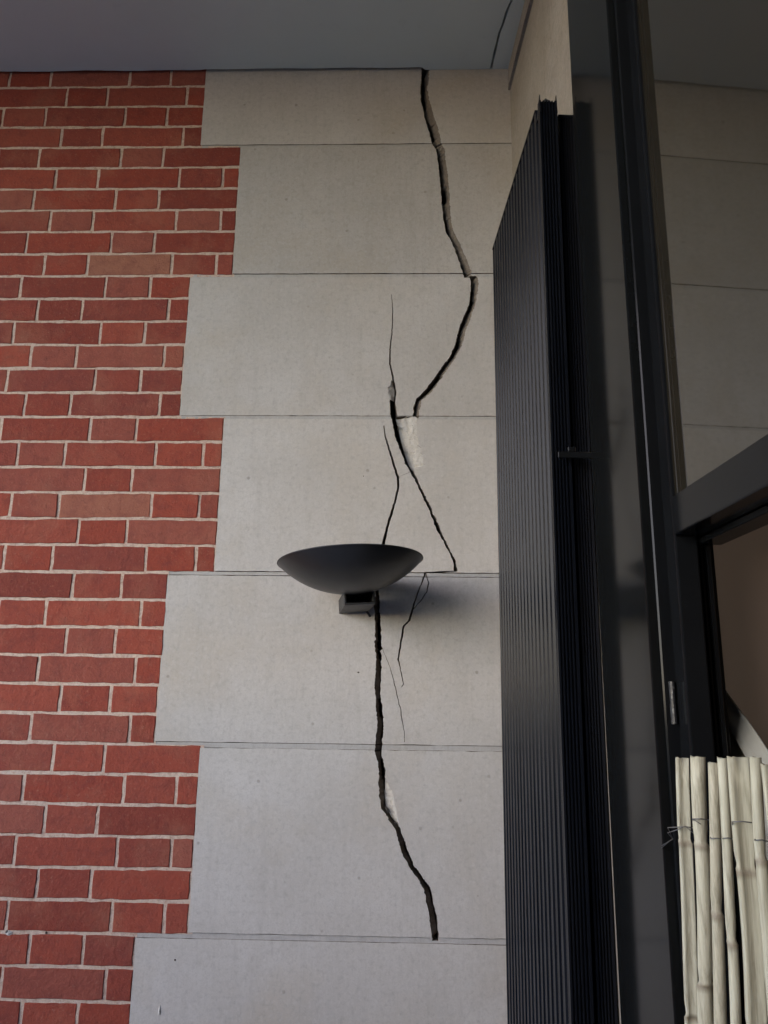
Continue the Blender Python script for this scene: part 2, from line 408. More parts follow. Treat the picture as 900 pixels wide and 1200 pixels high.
CHIPS= {'big': [(-0.0269, 2.2994), (-0.0059, 2.3007), (0.0273, 2.2996), (0.0273, 2.268), (0.0302, 2.2332), (0.0412, 2.1929), (0.0477, 2.1644), (0.033, 2.1586), (0.02, 2.1517), (0.0085, 2.1699), (-0.0054, 2.2099), (-0.0138, 2.2446), (-0.0213, 2.2795)], 'low': [(-0.044, 1.3831), (-0.0274, 1.3575), (-0.0171, 1.3156), (-0.0104, 1.2788), (-0.0268, 1.2947), (-0.0418, 1.3199), (-0.0446, 1.3478)], 'lowl': [(-0.0603, 1.3805), (-0.0643, 1.3475), (-0.055, 1.3151), (-0.0389, 1.2853), (-0.0265, 1.2671), (-0.0181, 1.2613), (-0.0217, 1.2741), (-0.0366, 1.2968), (-0.0516, 1.3151), (-0.0584, 1.3476)], 'up': [(-0.0385, 2.4041), (-0.0467, 2.389), (-0.0487, 2.3681), (-0.0441, 2.3472), (-0.0329, 2.3455), (-0.0315, 2.3801)]}

Z0= 3.3465

CH = 0.07                       # course height
CEIL = 3.396
QUOIN = [-0.6065, -0.4875, -0.6055, -0.4850, -0.6050, -0.4925, -0.6130, -0.4930, -0.6130]
BLOCK_TOPS = [CEIL + 0.05] + [Z0 - CH * k for k in (3, 9, 15, 21, 27, 33, 39, 45)]
FLOOR = 0.0

# ------------------------------------------------------------------ ground, floor, ceiling
def sheet(name, x0, x1, y0, y1, z, m):
    bm = bmesh.new()
    bm.faces.new([bm.verts.new(p) for p in ((x0, y0, z), (x1, y0, z), (x1, y1, z), (x0, y1, z))])
    return struct(bm_obj(name, bm, m))
sheet('ground', -150, 150, -150, 150, -0.20, 'ground')
struct(box('unseen_opposite_wall', (-1.1, -3.3, FLOOR + 0.001), (2.2, -3.0, 6.5), 'opposite'))  # unseen, behind the viewer; raised to keep sky out of the black frame
struct(box('added_parapet', (-6.0, -2.55, FLOOR + 0.001), (-1.101, -2.35, 1.58), 'opposite'))  # added out of view to cut low sun off the lower wall
struct(box('terrace_floor', (-6.0, -3.4, -0.19), (2.2, 0.3, FLOOR), 'floor'))

def in_poly(p, poly):
    c_ = False
    j = len(poly) - 1
    for i in range(len(poly)):
        (x1, y1), (x2, y2) = poly[i], poly[j]
        if (y1 > p[1]) != (y2 > p[1]) and p[0] < (x2 - x1) * (p[1] - y1) / (y2 - y1) + x1:
            c_ = not c_
        j = i
    return c_
MIDS = []
def bbox(poly):
    xs = [p[0] for p in poly]
    zs = [p[1] for p in poly]
    return min(xs), max(xs), min(zs), max(zs)

def span(poly, z):
    xs = []
    for i in range(len(poly)):
        (x1, y1), (x2, y2) = poly[i], poly[(i + 1) % len(poly)]
        if (y1 > z) != (y2 > z):
            xs.append((x2 - x1) * (z - y1) / (y2 - y1) + x1)
    return (min(xs), max(xs)) if len(xs) >= 2 else None
def cdt_faces(outline, holes, extra=()):
    """triangles of the outline that lie in none of the holes"""
    vs, faces = [], []
    for poly in [outline] + holes:
        faces.append(list(range(len(vs), len(vs) + len(poly))))
        vs += [Vector(p[:2]) for p in poly]
    vs += [Vector(p) for p in extra]
    ov, oe, of, mv, me_, mf = delaunay_2d_cdt(vs, [], faces, 0, 1e-6)
    tris = []
    hb = [bbox(h) for h in holes]
    for t in of:
        c = (ov[t[0]] + ov[t[1]] + ov[t[2]]) / 3
        if in_poly(c, outline) and not any(q[0] <= c.x <= q[1] and q[2] <= c.y <= q[3] and in_poly(c, h) for h, q in zip(holes, hb)):
            tris.append(t)
    return ov, tris, mv, len(outline)

CEIL_FRONT = -1.95
def wobble(x, a=0.0025, f=9.0, s=0.0):
    return a * noise.noise(Vector((x * f, s, 0.3))) + a * 0.5 * noise.noise(Vector((x * f * 4, s, 1.3)))
edge = []
x = -6.0
while x < 0.30:
    gap = 0.0105 if x < 0.05 else 0.0008
    if x < -0.61:
        gap = 0.0085 + 0.004 * noise.noise(Vector((x * 5, 2, 0)))
    edge.append((x, -max(gap + wobble(x), 0.0006)))
    x += 0.012 if x > -1.5 else 0.2
outline = [(-6.0, CEIL_FRONT), (2.2, CEIL_FRONT), (2.2, -0.0006)] + [p for p in reversed(edge)]
ck = [(0.2463, -0.004), (0.2478, -0.03), (0.2515, -0.07), (0.2535, -0.10), (0.2558, -0.1284), (0.262, -0.16),
      (0.268, -0.20), (0.2772, -0.2392), (0.283, -0.30), (0.290, -0.38), (0.297, -0.46)]
cw = [0.0065, 0.0060, 0.0075, 0.0055, 0.0070, 0.0065, 0.0072, 0.0060, 0.0042, 0.0028, 0.0008]
crk = [(p[0] - w / 2 + wobble(p[1], 0.0012, 60, 3), p[1]) for p, w in zip(ck, cw)] + \
      [(p[0] + w / 2 + wobble(p[1], 0.0012, 60, 7), p[1]) for p, w in reversed(list(zip(ck, cw)))]
ov, tris, mv, _ = cdt_faces(outline, [crk])
bm = bmesh.new()
bv = [bm.verts.new((p.x, p.y, CEIL)) for p in ov]
for t in tris:
    try:
        bm.faces.new([bv[i] for i in t])
    except ValueError:
        pass
be = [e for e in bm.edges if len(e.link_faces) == 1]
up = {}
for e in be:
    for q in e.verts:
        if q not in up:
            up[q] = bm.verts.new(q.co + Vector((0, 0, 0.03)))
for e in be:
    bm.faces.new((e.verts[0], e.verts[1], up[e.verts[1]], up[e.verts[0]]))
bmesh.ops.delete(bm, geom=[q for q in bm.verts if not q.link_faces], context='VERTS')
ceiling = struct(bm_obj('ceiling', bm, 'ceiling'))
o = box('roof_slab', (-6.0, CEIL_FRONT + 0.001, CEIL + 0.031), (2.2, 0.3, CEIL + 0.25), 'core', ceiling)

# ------------------------------------------------------------------ the brick and stone wall
wall = empty('brick_wall', (-0.6, 0.0, 0.0), 'red brick wall with pale stone corner blocks split by long jagged cracks', 'wall')
box('wall_core', (-5.0, 0.085, FLOOR), (0.75, 0.30, CEIL + 0.03), 'core', wall)

def brick_bm(bm, x0, x1, z0, z1, r):
    lay = bm.verts.layers.float.get('tone') or bm.verts.layers.float.new('tone')
    tone = r.random()
    def jit(p, a):
        return r.uniform(-a, a)
    pts = []
    nx = max(3, int((x1 - x0) / 0.022))
    nz = 3
    a = 0.0013
    for i in range(nx):
        pts.append((x0 + (x1 - x0) * i / nx, z0))
    for i in range(nz):
        pts.append((x1, z0 + (z1 - z0) * i / nz))
    for i in range(nx):
        pts.append((x1 - (x1 - x0) * i / nx, z1))
    for i in range(nz):
        pts.append((x0, z1 - (z1 - z0) * i / nz))
    tilt = r.uniform(-0.0016, 0.0016)
    cx, cz = (x0 + x1) / 2, (z0 + z1) / 2
    out = [(px + jit(0, a * 0.8), pz + jit(0, a) + tilt * (px - cx) / 0.12) for px, pz in pts]
    dy = r.uniform(-0.0008, 0.0010)
    corners = {0, nx, nx + nz, 2 * nx + nz}
    A, B, C = [], [], []
    for i, (px, pz) in enumerate(out):
        ins = 0.0008 + (0.0014 if i in corners else 0) + r.uniform(0, 0.0007)
        ix = px + (ins if px < cx else -ins) * (1 if abs(abs(px - cx) - (x1 - x0) / 2) < 0.003 else 0.15)
        iz = pz + (ins if pz < cz else -ins) * (1 if abs(abs(pz - cz) - (z1 - z0) / 2) < 0.004 else 0.15)
        A.append(bm.verts.new((px, 0.022, pz)))
        B.append(bm.verts.new((px, 0.0012 + dy, pz)))
        C.append(bm.verts.new((ix, dy, iz)))
    k = len(pts)
    for i in range(k):
        j = (i + 1) % k
        bm.faces.new((A[i], A[j], B[j], B[i]))
        bm.faces.new((B[i], B[j], C[j], C[i]))
    bm.faces.new(C)
    for q in A + B + C:
        q[lay] = tone

LEFT_END = -3.4
bulk = bmesh.new()
JT = 0.0038                      # half a mortar joint
rows = [list(r_) for r_ in ROWS]
while Z0 - CH * len(rows) > 0.03:
    k = len(rows)
    base = rows[k - 2]
    e = -0.6130 if k <= 39 else (-0.4925 if k <= 45 else -0.613)
    js = [j for j in base[:-1] if j < e - 0.03]
    while js and e - js[-1] > 0.25:
        js.append(js[-1] + 0.122)
    rows.append(js + [e])
brick_count = 0
for k, js in enumerate(rows):
    zt = Z0 - CH * (k - 1) - JT
    zb = Z0 - CH * k + JT
    js = list(js)
    first = js[1] - js[0]
    nxt = 0.1232 if first > 0.18 else 0.2425
    while js[0] > LEFT_END:
        js.insert(0, js[0] - nxt)
        nxt = 0.2425 if nxt < 0.2 else 0.1232
    vis_left = -0.905 - (1.233 - 0.905) * ((zb + zt) / 2 - 0.848) / (3.389 - 0.848)
    for i in range(len(js) - 1):
        x0 = js[i] + JT
        x1 = js[i + 1] - (JT if i < len(js) - 2 else 0.0012)
        if k < 37 and x1 > vis_left:
            bm = bmesh.new()
            brick_bm(bm, x0, x1, zb, zt, rnd)
            bm_obj('brick', bm, 'brick', wall)
            brick_count += 1
        else:
            brick_bm(bulk, x0, x1, zb, zt, rnd)
o = bm_obj('brick_field', bulk, 'brick', wall)
o['kind'] = 'stuff'

# mortar bed behind the bricks: a rough sheet, flush to slightly recessed
bm = bmesh.new()
st = 0.0085
nxm = int((-0.46 + 1.35) / st)
nzm = int((CEIL + 0.01 - 0.75) / st)
g = []
for i in range(nxm + 1):
    rowv = []
    for j in range(nzm + 1):
        px, pz = -1.35 + i * st, 0.75 + j * st
        y = 0.0019 + 0.0020 * noise.noise(Vector((px * 70, 5.0, pz * 70))) + 0.0014 * noise.noise(Vector((px * 18, 9.0, pz * 18)))
        rowv.append(bm.verts.new((px, max(y, 0.0016), pz)))
    g.append(rowv)
def quoin_at(z):
    for i in range(len(QUOIN)):
        lo = BLOCK_TOPS[i + 1] if i + 1 < len(BLOCK_TOPS) else 0
        if z > lo:
            return QUOIN[i]
    return QUOIN[-1]
for i in range(nxm):
    for j in range(nzm):
        if -1.35 + (i + 1) * st < quoin_at(0.75 + (j + 0.5) * st) + 0.010:
            bm.faces.new((g[i][j], g[i + 1][j], g[i + 1][j + 1], g[i][j + 1]))
bmesh.ops.delete(bm, geom=[q for q in bm.verts if not q.link_faces], context='VERTS')
bm_obj('mortar', bm, 'mortar', wall, True)
bm = bmesh.new()
add_box(bm, (-5.0, 0.0035, FLOOR), (-1.351, 0.08, CEIL + 0.01))
add_box(bm, (-1.35, 0.0035, FLOOR), (-0.63, 0.08, 0.749))
bm_obj('mortar', bm, 'mortar', wall)
box('mortar', (-1.35, 0.012, 0.75), (-0.62, 0.08, CEIL + 0.01), 'mortar', wall)

# ---- cracks: polygons cut right through the blocks
def densify(pts, step=0.0034, amp=0.0028, seed=0.0):
    out = []
    for i in range(len(pts) - 1):
        a, b_ = Vector(pts[i]), Vector(pts[i + 1])
        k = max(1, int((b_ - a).length / step))
        for q in range(k):
            p = a.lerp(b_, q / k)
            dx = amp * (0.9 * noise.noise(Vector((p.y * 75, seed, p.x * 40))) + 0.7 * noise.noise(Vector((p.y * 210, seed + 5, 0))) + 0.6 * noise.noise(Vector((p.y * 480, seed + 8, 0))))
            out.append((p.x + dx, p.y + 0.6 * amp * noise.noise(Vector((p.y * 260, seed + 9, 1)))))
    out.append(tuple(pts[-1]))
    return out

HOLES = []                       # polygons
SHIFT = []                       # per vertex sideways shift of the crack's side, halfway in
for ci, (nm, (le, ri)) in enumerate(WIDE.items()):
    L = densify(le, seed=ci * 3.1)
    Rr = densify(ri, seed=ci * 3.1 + 1.7)
    poly, sh = [], []
    for p in L:
        poly.append(p)
        wdt = min(((abs(q[1] - p[1]), q[0] - p[0]) for q in Rr if q[0] > p[0]), default=(0, 0.003))[1]
        kk = 0.60 + 0.3 * noise.noise(Vector((p[1] * 25, ci * 7.7, 5))) + 0.22 * noise.cell(Vector((p[1] * 21, ci * 7.7, 5)))
        sh.append(wdt * max(0.1, min(0.9, kk)) if nm == 'F' else 0.001)
    for p in reversed(Rr):
        wdt = min(((abs(q[1] - p[1]), p[0] - q[0]) for q in L if q[0] < p[0]), default=(0, 0.003))[1]
        kk = 0.60 + 0.3 * noise.noise(Vector((p[1] * 25, ci * 7.7, 0))) + 0.22 * noise.cell(Vector((p[1] * 19, ci * 7.7, 0)))
        if nm == 'B':
            kk += 0.08
        if nm == 'D':
            kk *= 0.3
        if nm == 'F':
            kk = 0.05
        poly.append(p)
        sh.append(-wdt * max(0.04, min(0.93, kk)))
    HOLES.append(poly)
    SHIFT.append(sh)
for ci, (nm, ln) in enumerate(THIN.items()):
    L = densify([(x - w / 2, z) for x, z, w in ln], 0.004, 0.0015, 40 + ci)
    Rr = densify([(x + w / 2, z) for x, z, w in ln], 0.004, 0.0015, 40 + ci + 0.12)
    HOLES.append(L + Rr[::-1])
    SHIFT.append([0.0] * (len(L) + len(Rr)))
L = [(x, z + w / 2) for x, z, w in HORIZ]
Rr = [(x, z - w / 2) for x, z, w in HORIZ]
HOLES.append(L + Rr[::-1])
SHIFT.append([0.0] * (2 * len(L)))
CHIPS.pop('lowl')
for nm in CHIPS:
    pl = [tuple(p) for p in CHIPS[nm]]
    q_ = []
    for p in densify(pl + pl[:1], 0.0045, 0.0, 77)[:-1]:
        sp = span(pl, min(max(p[1], bbox(pl)[2] + 1e-4), bbox(pl)[3] - 1e-4))
        t = (p[0] - sp[0]) / max(sp[1] - sp[0], 1e-4) if sp else 0.5
        t = min(max(1 - t if nm == 'up' else t, 0), 1)
        q_.append((p[0] + 0.006 * t * noise.noise(Vector((p[1] * 130, 77, p[0] * 60))) - (0.0012 if nm != 'up' and t < 0.2 else 0),
                   p[1] + 0.005 * t * noise.noise(Vector((p[0] * 150, 78, p[1] * 60)))))
    CHIPS[nm] = q_
for nm, pl in CHIPS.items():
    HOLES.append([tuple(p) for p in pl])
    SHIFT.append([0.0] * len(pl))

MIDS = [{'A': 0.020, 'B': 0.022, 'D': 0.03, 'F': 0.020}[k_] for k_ in WIDE]
MIDS += [0.03] * (len(HOLES) - len(MIDS))
def cut_slab(name, outline, y, m, parent, deep=0.078, mid=0.028):
    ob = bbox(outline)
    hs = []
    for h, s, md in zip(HOLES, SHIFT, MIDS):
        hb = bbox(h)
        if hb[0] < ob[1] and hb[1] > ob[0] and hb[2] < ob[3] and hb[3] > ob[2]:
            hs.append((h, s, md))
    ov, tris, mv, n0 = cdt_faces(outline, [h for h, s, md in hs])
    shifts = [(0.0, 0.03)] * n0
    for h, s, md in hs:
        shifts += [(a, md) for a in s]
    bm = bmesh.new()
    bv = []
    vs = {}
    for p, org in zip(ov, mv):
        q = bm.verts.new((p.x, y, p.y))
        bv.append(q)
        vs[q] = max((shifts[i] for i in org if i < len(shifts)), key=lambda a: abs(a[0]), default=(0.0, 0.03))
    for t in tris:
        try:
            bm.faces.new([bv[i] for i in t])
        except ValueError:
            pass
    be = [e for e in bm.edges if len(e.link_faces) == 1]
    mids, backs = {}, {}
    for e in be:
        for q in e.verts:
            if q not in mids:
                sh_, md = vs[q]
                d = Vector((0, md - y, 0))
                if sh_:
                    d.y *= 1 + 0.35 * noise.noise(Vector((q.co.z * 60, 3, 0)))
                mids[q] = bm.verts.new(q.co + d + Vector((sh_, 0, 0)))
                backs[q] = bm.verts.new(Vector((q.co.x + sh_, deep, q.co.z)))
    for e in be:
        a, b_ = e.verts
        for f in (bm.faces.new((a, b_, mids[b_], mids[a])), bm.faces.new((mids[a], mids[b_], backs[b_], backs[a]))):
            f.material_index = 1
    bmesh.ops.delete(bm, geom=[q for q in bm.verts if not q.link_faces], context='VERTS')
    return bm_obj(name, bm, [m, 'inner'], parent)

QR = 0.3040
def rough_rect(x0, x1, z0, z1, a, seed):
    pts = []
    for (p, q) in (((x0, z0), (x1, z0)), ((x1, z0), (x1, z1)), ((x1, z1), (x0, z1)), ((x0, z1), (x0, z0))):
        k = max(2, int(max(abs(q[0] - p[0]), abs(q[1] - p[1])) / 0.02))
        for i in range(k):
            t = i / k
            px, pz = p[0] + (q[0] - p[0]) * t, p[1] + (q[1] - p[1]) * t
            pts.append((px + a * noise.noise(Vector((pz * 50, seed, px * 3))), pz + a * noise.noise(Vector((px * 50, seed + 4, pz * 3)))))
    return pts
proud = [0.0, 0.0012, -0.0006, 0.0008, -0.0012, 0.0006, -0.001, 0.0005, 0.0]
for i in range(len(QUOIN)):
    zt = BLOCK_TOPS[i]
    zb = BLOCK_TOPS[i + 1] if i + 1 < len(BLOCK_TOPS) else FLOOR
    jt = 0.0135 if i >= 4 else 0.0105
    if i + 1 < len(BLOCK_TOPS):
        up_, dn_ = QUOIN[i], QUOIN[i + 1]
        wide_left = min(up_, dn_)
        # joint mortar between this block and the one below
        ol = rough_rect(wide_left + 0.001, QR, zb - jt / 2 + 0.0004, zb + jt / 2 - (0.0013 if i > 2 else 0.0007), 0.0006, i + 20.5)
        cut_slab('joint_mortar', ol, 0.0032 if i > 2 else 0.0022, 'joint', wall)
    ol = rough_rect(QUOIN[i], QR, zb + jt / 2 if i + 1 < len(BLOCK_TOPS) else zb, zt - (jt / 2 if i else 0), 0.0012, i + 0.5)
    cut_slab('stone_block', ol, -proud[i], 'stone', wall)
    print('block', i, zb, zt)

# spalled faces beside the cracks
for ci, (nm, pl) in enumerate(CHIPS.items()):
    b_ = bbox(pl)
    pl = [tuple(p) for p in pl]
    extra = []
    st = 0.0032
    zz = b_[2] + st / 2
    while zz < b_[3]:
        xx = b_[0] + st / 2
        while xx < b_[1]:
            p = (xx + rnd.uniform(-st, st) * 0.3, zz + rnd.uniform(-st, st) * 0.3)
            if in_poly(p, pl):
                extra.append(p)
            xx += st
        zz += st
    ov, tris, mv, _ = cdt_faces(pl, [], extra)
    depth = {'big': 0.019, 'low': 0.016, 'lowl': 0.012, 'up': 0.010}[nm]
    bm = bmesh.new()
    bv = []
    for p in ov:
        sp = span(pl, min(max(p.y, b_[2] + 1e-4), b_[3] - 1e-4))
        t = 0.5 if not sp or sp[1] - sp[0] < 1e-5 else (p.x - sp[0]) / (sp[1] - sp[0])
        if nm in ('lowl', 'up'):
            t = 1 - t
        t = min(max(t, 0), 1)
        y = 0.0012 + depth * (1 - t) ** 1.25 + 0.0036 * (noise.noise(Vector((p.x * 85, ci, p.y * 34))) + 0.45 * noise.noise(Vector((p.x * 260, ci + 3, p.y * 260)))) * min(1, 4 * t * (1 - t) + 0.3)
        bv.append(bm.verts.new((p.x, max(y, 0.0006), p.y)))
    for t in tris:
        bm.faces.new([bv[i] for i in t])
    bmesh.ops.delete(bm, geom=[q for q in bm.verts if not q.link_faces], context='VERTS')
    bm_obj('broken_face', bm, 'fresh', wall)

# little scars: a rusty hook, drilled plugs, flaked spots
def scar(name, x, z, r, m, y=-0.0012, seed=0.0, zs=1.0):
    bm = bmesh.new()
    k = 11
    c_ = bm.verts.new((x, y - 0.0012, z))
    ring = [bm.verts.new((x + r * (0.75 + 0.5 * noise.noise(Vector((i * 1.3, seed, 0)))) * math.cos(2 * math.pi * i / k), y + 0.0018,
                          z + zs * r * (0.75 + 0.5 * noise.noise(Vector((i * 1.3, seed, 4)))) * math.sin(2 * math.pi * i / k))) for i in range(k)]
    for i in range(k):
        bm.faces.new((c_, ring[i], ring[(i + 1) % k]))
    return bm_obj(name, bm, m, wall)
for q, (x, z, r, m, zs) in enumerate([
        (-0.913, 1.0368, 0.0052, 'core', 1), (-0.908, 1.033, 0.010, 'joint', 1), (-0.8214, 1.0367, 0.0038, 'core', 1),
        (-0.1102, 2.1342, 0.0032, 'core', 1), (-0.1423, 3.0802, 0.0030, 'core', 0.8), (-0.4857, 1.3622, 0.0045, 'fresh', 1.6),
        (-0.5457, 0.8812, 0.0035, 'fresh', 4.0), (-0.5188, 0.9856, 0.0026, 'core', 1.2), (-0.1136, 1.6322, 0.0030, 'core', 0.8),
        (0.171, 1.1317, 0.002, 'core', 1), (0.205, 3.092, 0.0028, 'core', 0.6)]):
    scar('scar', x, z, r, m, -0.0012, q * 2.1, zs)

# ------------------------------------------------------------------ the side wall
side = empty('side_wall', sw(0.3, 0, 0), 'beige plastered side wall behind the open shutter, cracked under the ceiling', 'wall')
def wall_piece(name, s0, s1, f0, f1, z0, z1, m='plaster', bev=0.0):
    return box(name, (s0, f0, z0), (s1, f1, z1), m, side, sw, bev)
wall_piece('wall_panel', 0.001, 0.6650, 0.0, 0.10, FLOOR, 3.318)
wall_piece('wall_panel', 1.81, 3.2, 0.0, 0.10, FLOOR, CEIL - 0.001)
wall_piece('lintel', 0.6655, 1.8095, 0.0, 0.10, 3.1165, 3.318)
wall_piece('sill_wall', 0.6655, 1.8095, 0.0, 0.10, FLOOR, 0.6015)
# plaster band under the ceiling with an open joint below it
bm = bmesh.new()
ks = [0.0 + i * 0.02 for i in range(91)]
lo, hi, bk = [], [], []
for s in ks:
    zl = 3.334 + 0.003 * noise.noise(Vector((s * 30, 1, 0))) - 0.012 * math.exp(-s * 25)
    lo.append(bm.verts.new(sw(s, -0.006 - 0.001 * noise.noise(Vector((s * 20, 8, 0))), zl)))
    hi.append(bm.verts.new(sw(s, -0.004, CEIL + 0.005)))
    bk.append(bm.verts.new(sw(s, 0.03, zl)))
for i in range(len(ks) - 1):
    bm.faces.new((lo[i], lo[i + 1], hi[i + 1], hi[i]))
    bm.faces.new((lo[i], bk[i], bk[i + 1], lo[i + 1]))
bm_obj('plaster_band', bm, 'plaster', side)
wall_piece('wall_panel', 0.001, 1.80, 0.022, 0.10, 3.3181, CEIL)

# ------------------------------------------------------------------ the window in the side wall
win = empty('side_window', swn(1.3, 0.05, 0.55), 'black framed window with dark reflecting pane above an open lower part', 'window')
ZT, ZB = 1.852, 1.795            # transom rail
WTOP, WBOT, WEND = 3.20, 0.551, 1.799
box('jamb_board', (0.595, -0.002, WBOT), (0.822, 0.105, WTOP), 'board', win, swn, 0.0022, 2)
box('stop_bead', (0.8225, 0.011, WBOT), (0.8285, 0.05, WTOP), 'gloss', win, swn, 0.0020)
box('stile', (0.823, 0.030, WBOT), (0.8615, 0.064, WTOP), 'gloss', win, swn, 0.0028, 2)
box('stile', (0.8290, 0.0655, WBOT), (0.838, 0.090, ZB), 'gloss', win, swn, 0.001)
for q, (a0, a1) in enumerate(((0.074, 0.079), (0.082, 0.089))):
    box('glazing_bead', (0.8385, a0, WBOT), (0.8425 + 0.003 * q, a1, ZB - 0.011), 'gloss', win, swn, 0.0012)
box('transom_rail', (0.862, 0.029, ZB), (1.70, 0.115, ZT), 'gloss', win, swn, 0.0015)
box('transom_rail', (0.8465, 0.070, ZB - 0.010), (1.70, 0.105, ZB - 0.0005), 'gloss', win, swn, 0.001)
box('head_rail', (0.862, 0.030, 3.13), (1.70, 0.10, WTOP), 'gloss', win, swn, 0.0015)
box('stile', (1.7005, 0.0, WBOT), (WEND, 0.11, WTOP), 'gloss', win, swn, 0.002)
box('sill', (0.8625, 0.0, WBOT), (1.70, 0.12, WBOT + 0.06), 'gloss', win, swn, 0.002)
# glass with a faint waviness
bm = bmesh.new()
gs = []
for i in range(9):
    gs.append([bm.verts.new(swn(0.860 + (1.70 - 0.860) * i / 8, 0.036, ZT - 0.004 + (3.14 - ZT) * j / 12)) for j in range(13)])
for i in range(8):
    for j in range(12):
        bm.faces.new((gs[i][j], gs[i + 1][j], gs[i + 1][j + 1], gs[i][j + 1]))
ret = bmesh.ops.extrude_face_region(bm, geom=bm.faces[:])
for q in ret['geom']:
    if isinstance(q, bmesh.types.BMVert):
        q.co += DF * 0.005
bm_obj('pane', bm, 'glass', win)
# stands in for the dark room behind the pane: an added lining
box('black_backing', (0.862, 0.060, ZT - 0.002), (1.70, 0.066, 3.14), 'gloss', win, swn)
# hinge with worn paint
bm = bmesh.new()
tube(bm, [swn(0.8285, 0.0235, 1.532), swn(0.8285, 0.0235, 1.5595), swn(0.8285, 0.0235, 1.5597), swn(0.8285, 0.0235, 1.590)], [0.0045, 0.0045, 0.0038, 0.0045], 10)
h = bm_obj('hinge', bm, 'brass', win)
bm = bmesh.new()
tube(bm, [swn(0.8285, 0.0235, 1.591), swn(0.8285, 0.0235, 1.613)], [0.0028, 0.0022], 8)
bm_obj('pin', bm, 'lamp2', h)
box('hinge_plate', (0.8300, 0.026, 1.535), (0.8335, 0.058, 1.588), 'lamp2', h, swn, 0.0008)

# inside, seen through the open lower part
bm = bmesh.new()
bl = []
for i in range(40):
    s_ = 0.45 + 1.3 * i / 39
    f_ = 0.178 + 0.002 * noise.noise(Vector((s_ * 9, 0, 0)))
    bl.append((bm.verts.new(swn(s_, f_, 0.50)), bm.verts.new(swn(s_, f_, 3.2))))
for i in range(39):
    bm.faces.new((bl[i][0], bl[i + 1][0], bl[i + 1][1], bl[i][1]))
r_ = bm_obj('backdrop', bm, 'brown', None, True)  # added sheet lit from behind, in place of the dim room's wall
tag(r_, 'plain brown blind standing in for the room behind the open lower window', 'backdrop')
bm = bmesh.new()
cu = []
NU, NV = 30, 14
for i in range(NU + 1):
    t = i / NU
    u0, z0_ = 0.60 + 0.62 * t, 1.700 - 0.485 * t
    u1, z1_ = 0.60 + 0.50 * t, 1.625 - 0.485 * t - 0.03 * t
    rr = []
    for j in range(NV + 1):
        w_ = j / NV
        fold = 0.010 * math.sin(w_ * 15 + 1.2 * math.sin(t * 4)) + 0.004 * noise.noise(Vector((t * 6, w_ * 9, 0)))
        rr.append(bm.verts.new(swn(u0 + (u1 - u0) * w_, 0.128 + fold, z0_ + (z1_ - z0_) * w_ + 0.008 * math.sin(t * 7) * w_)))
    cu.append(rr)
for i in range(NU):
    for j in range(NV):
        bm.faces.new((cu[i][j], cu[i + 1][j], cu[i + 1][j + 1], cu[i][j + 1]))
ret = bmesh.ops.extrude_face_region(bm, geom=bm.faces[:])
for q in ret['geom']:
    if isinstance(q, bmesh.types.BMVert):
        q.co += DF * 0.0025
c_ = bm_obj('fabric_band', bm, 'cloth', None, True)
tag(c_, 'pale cloth slanting down behind the open lower window, above the reeds', 'cloth')

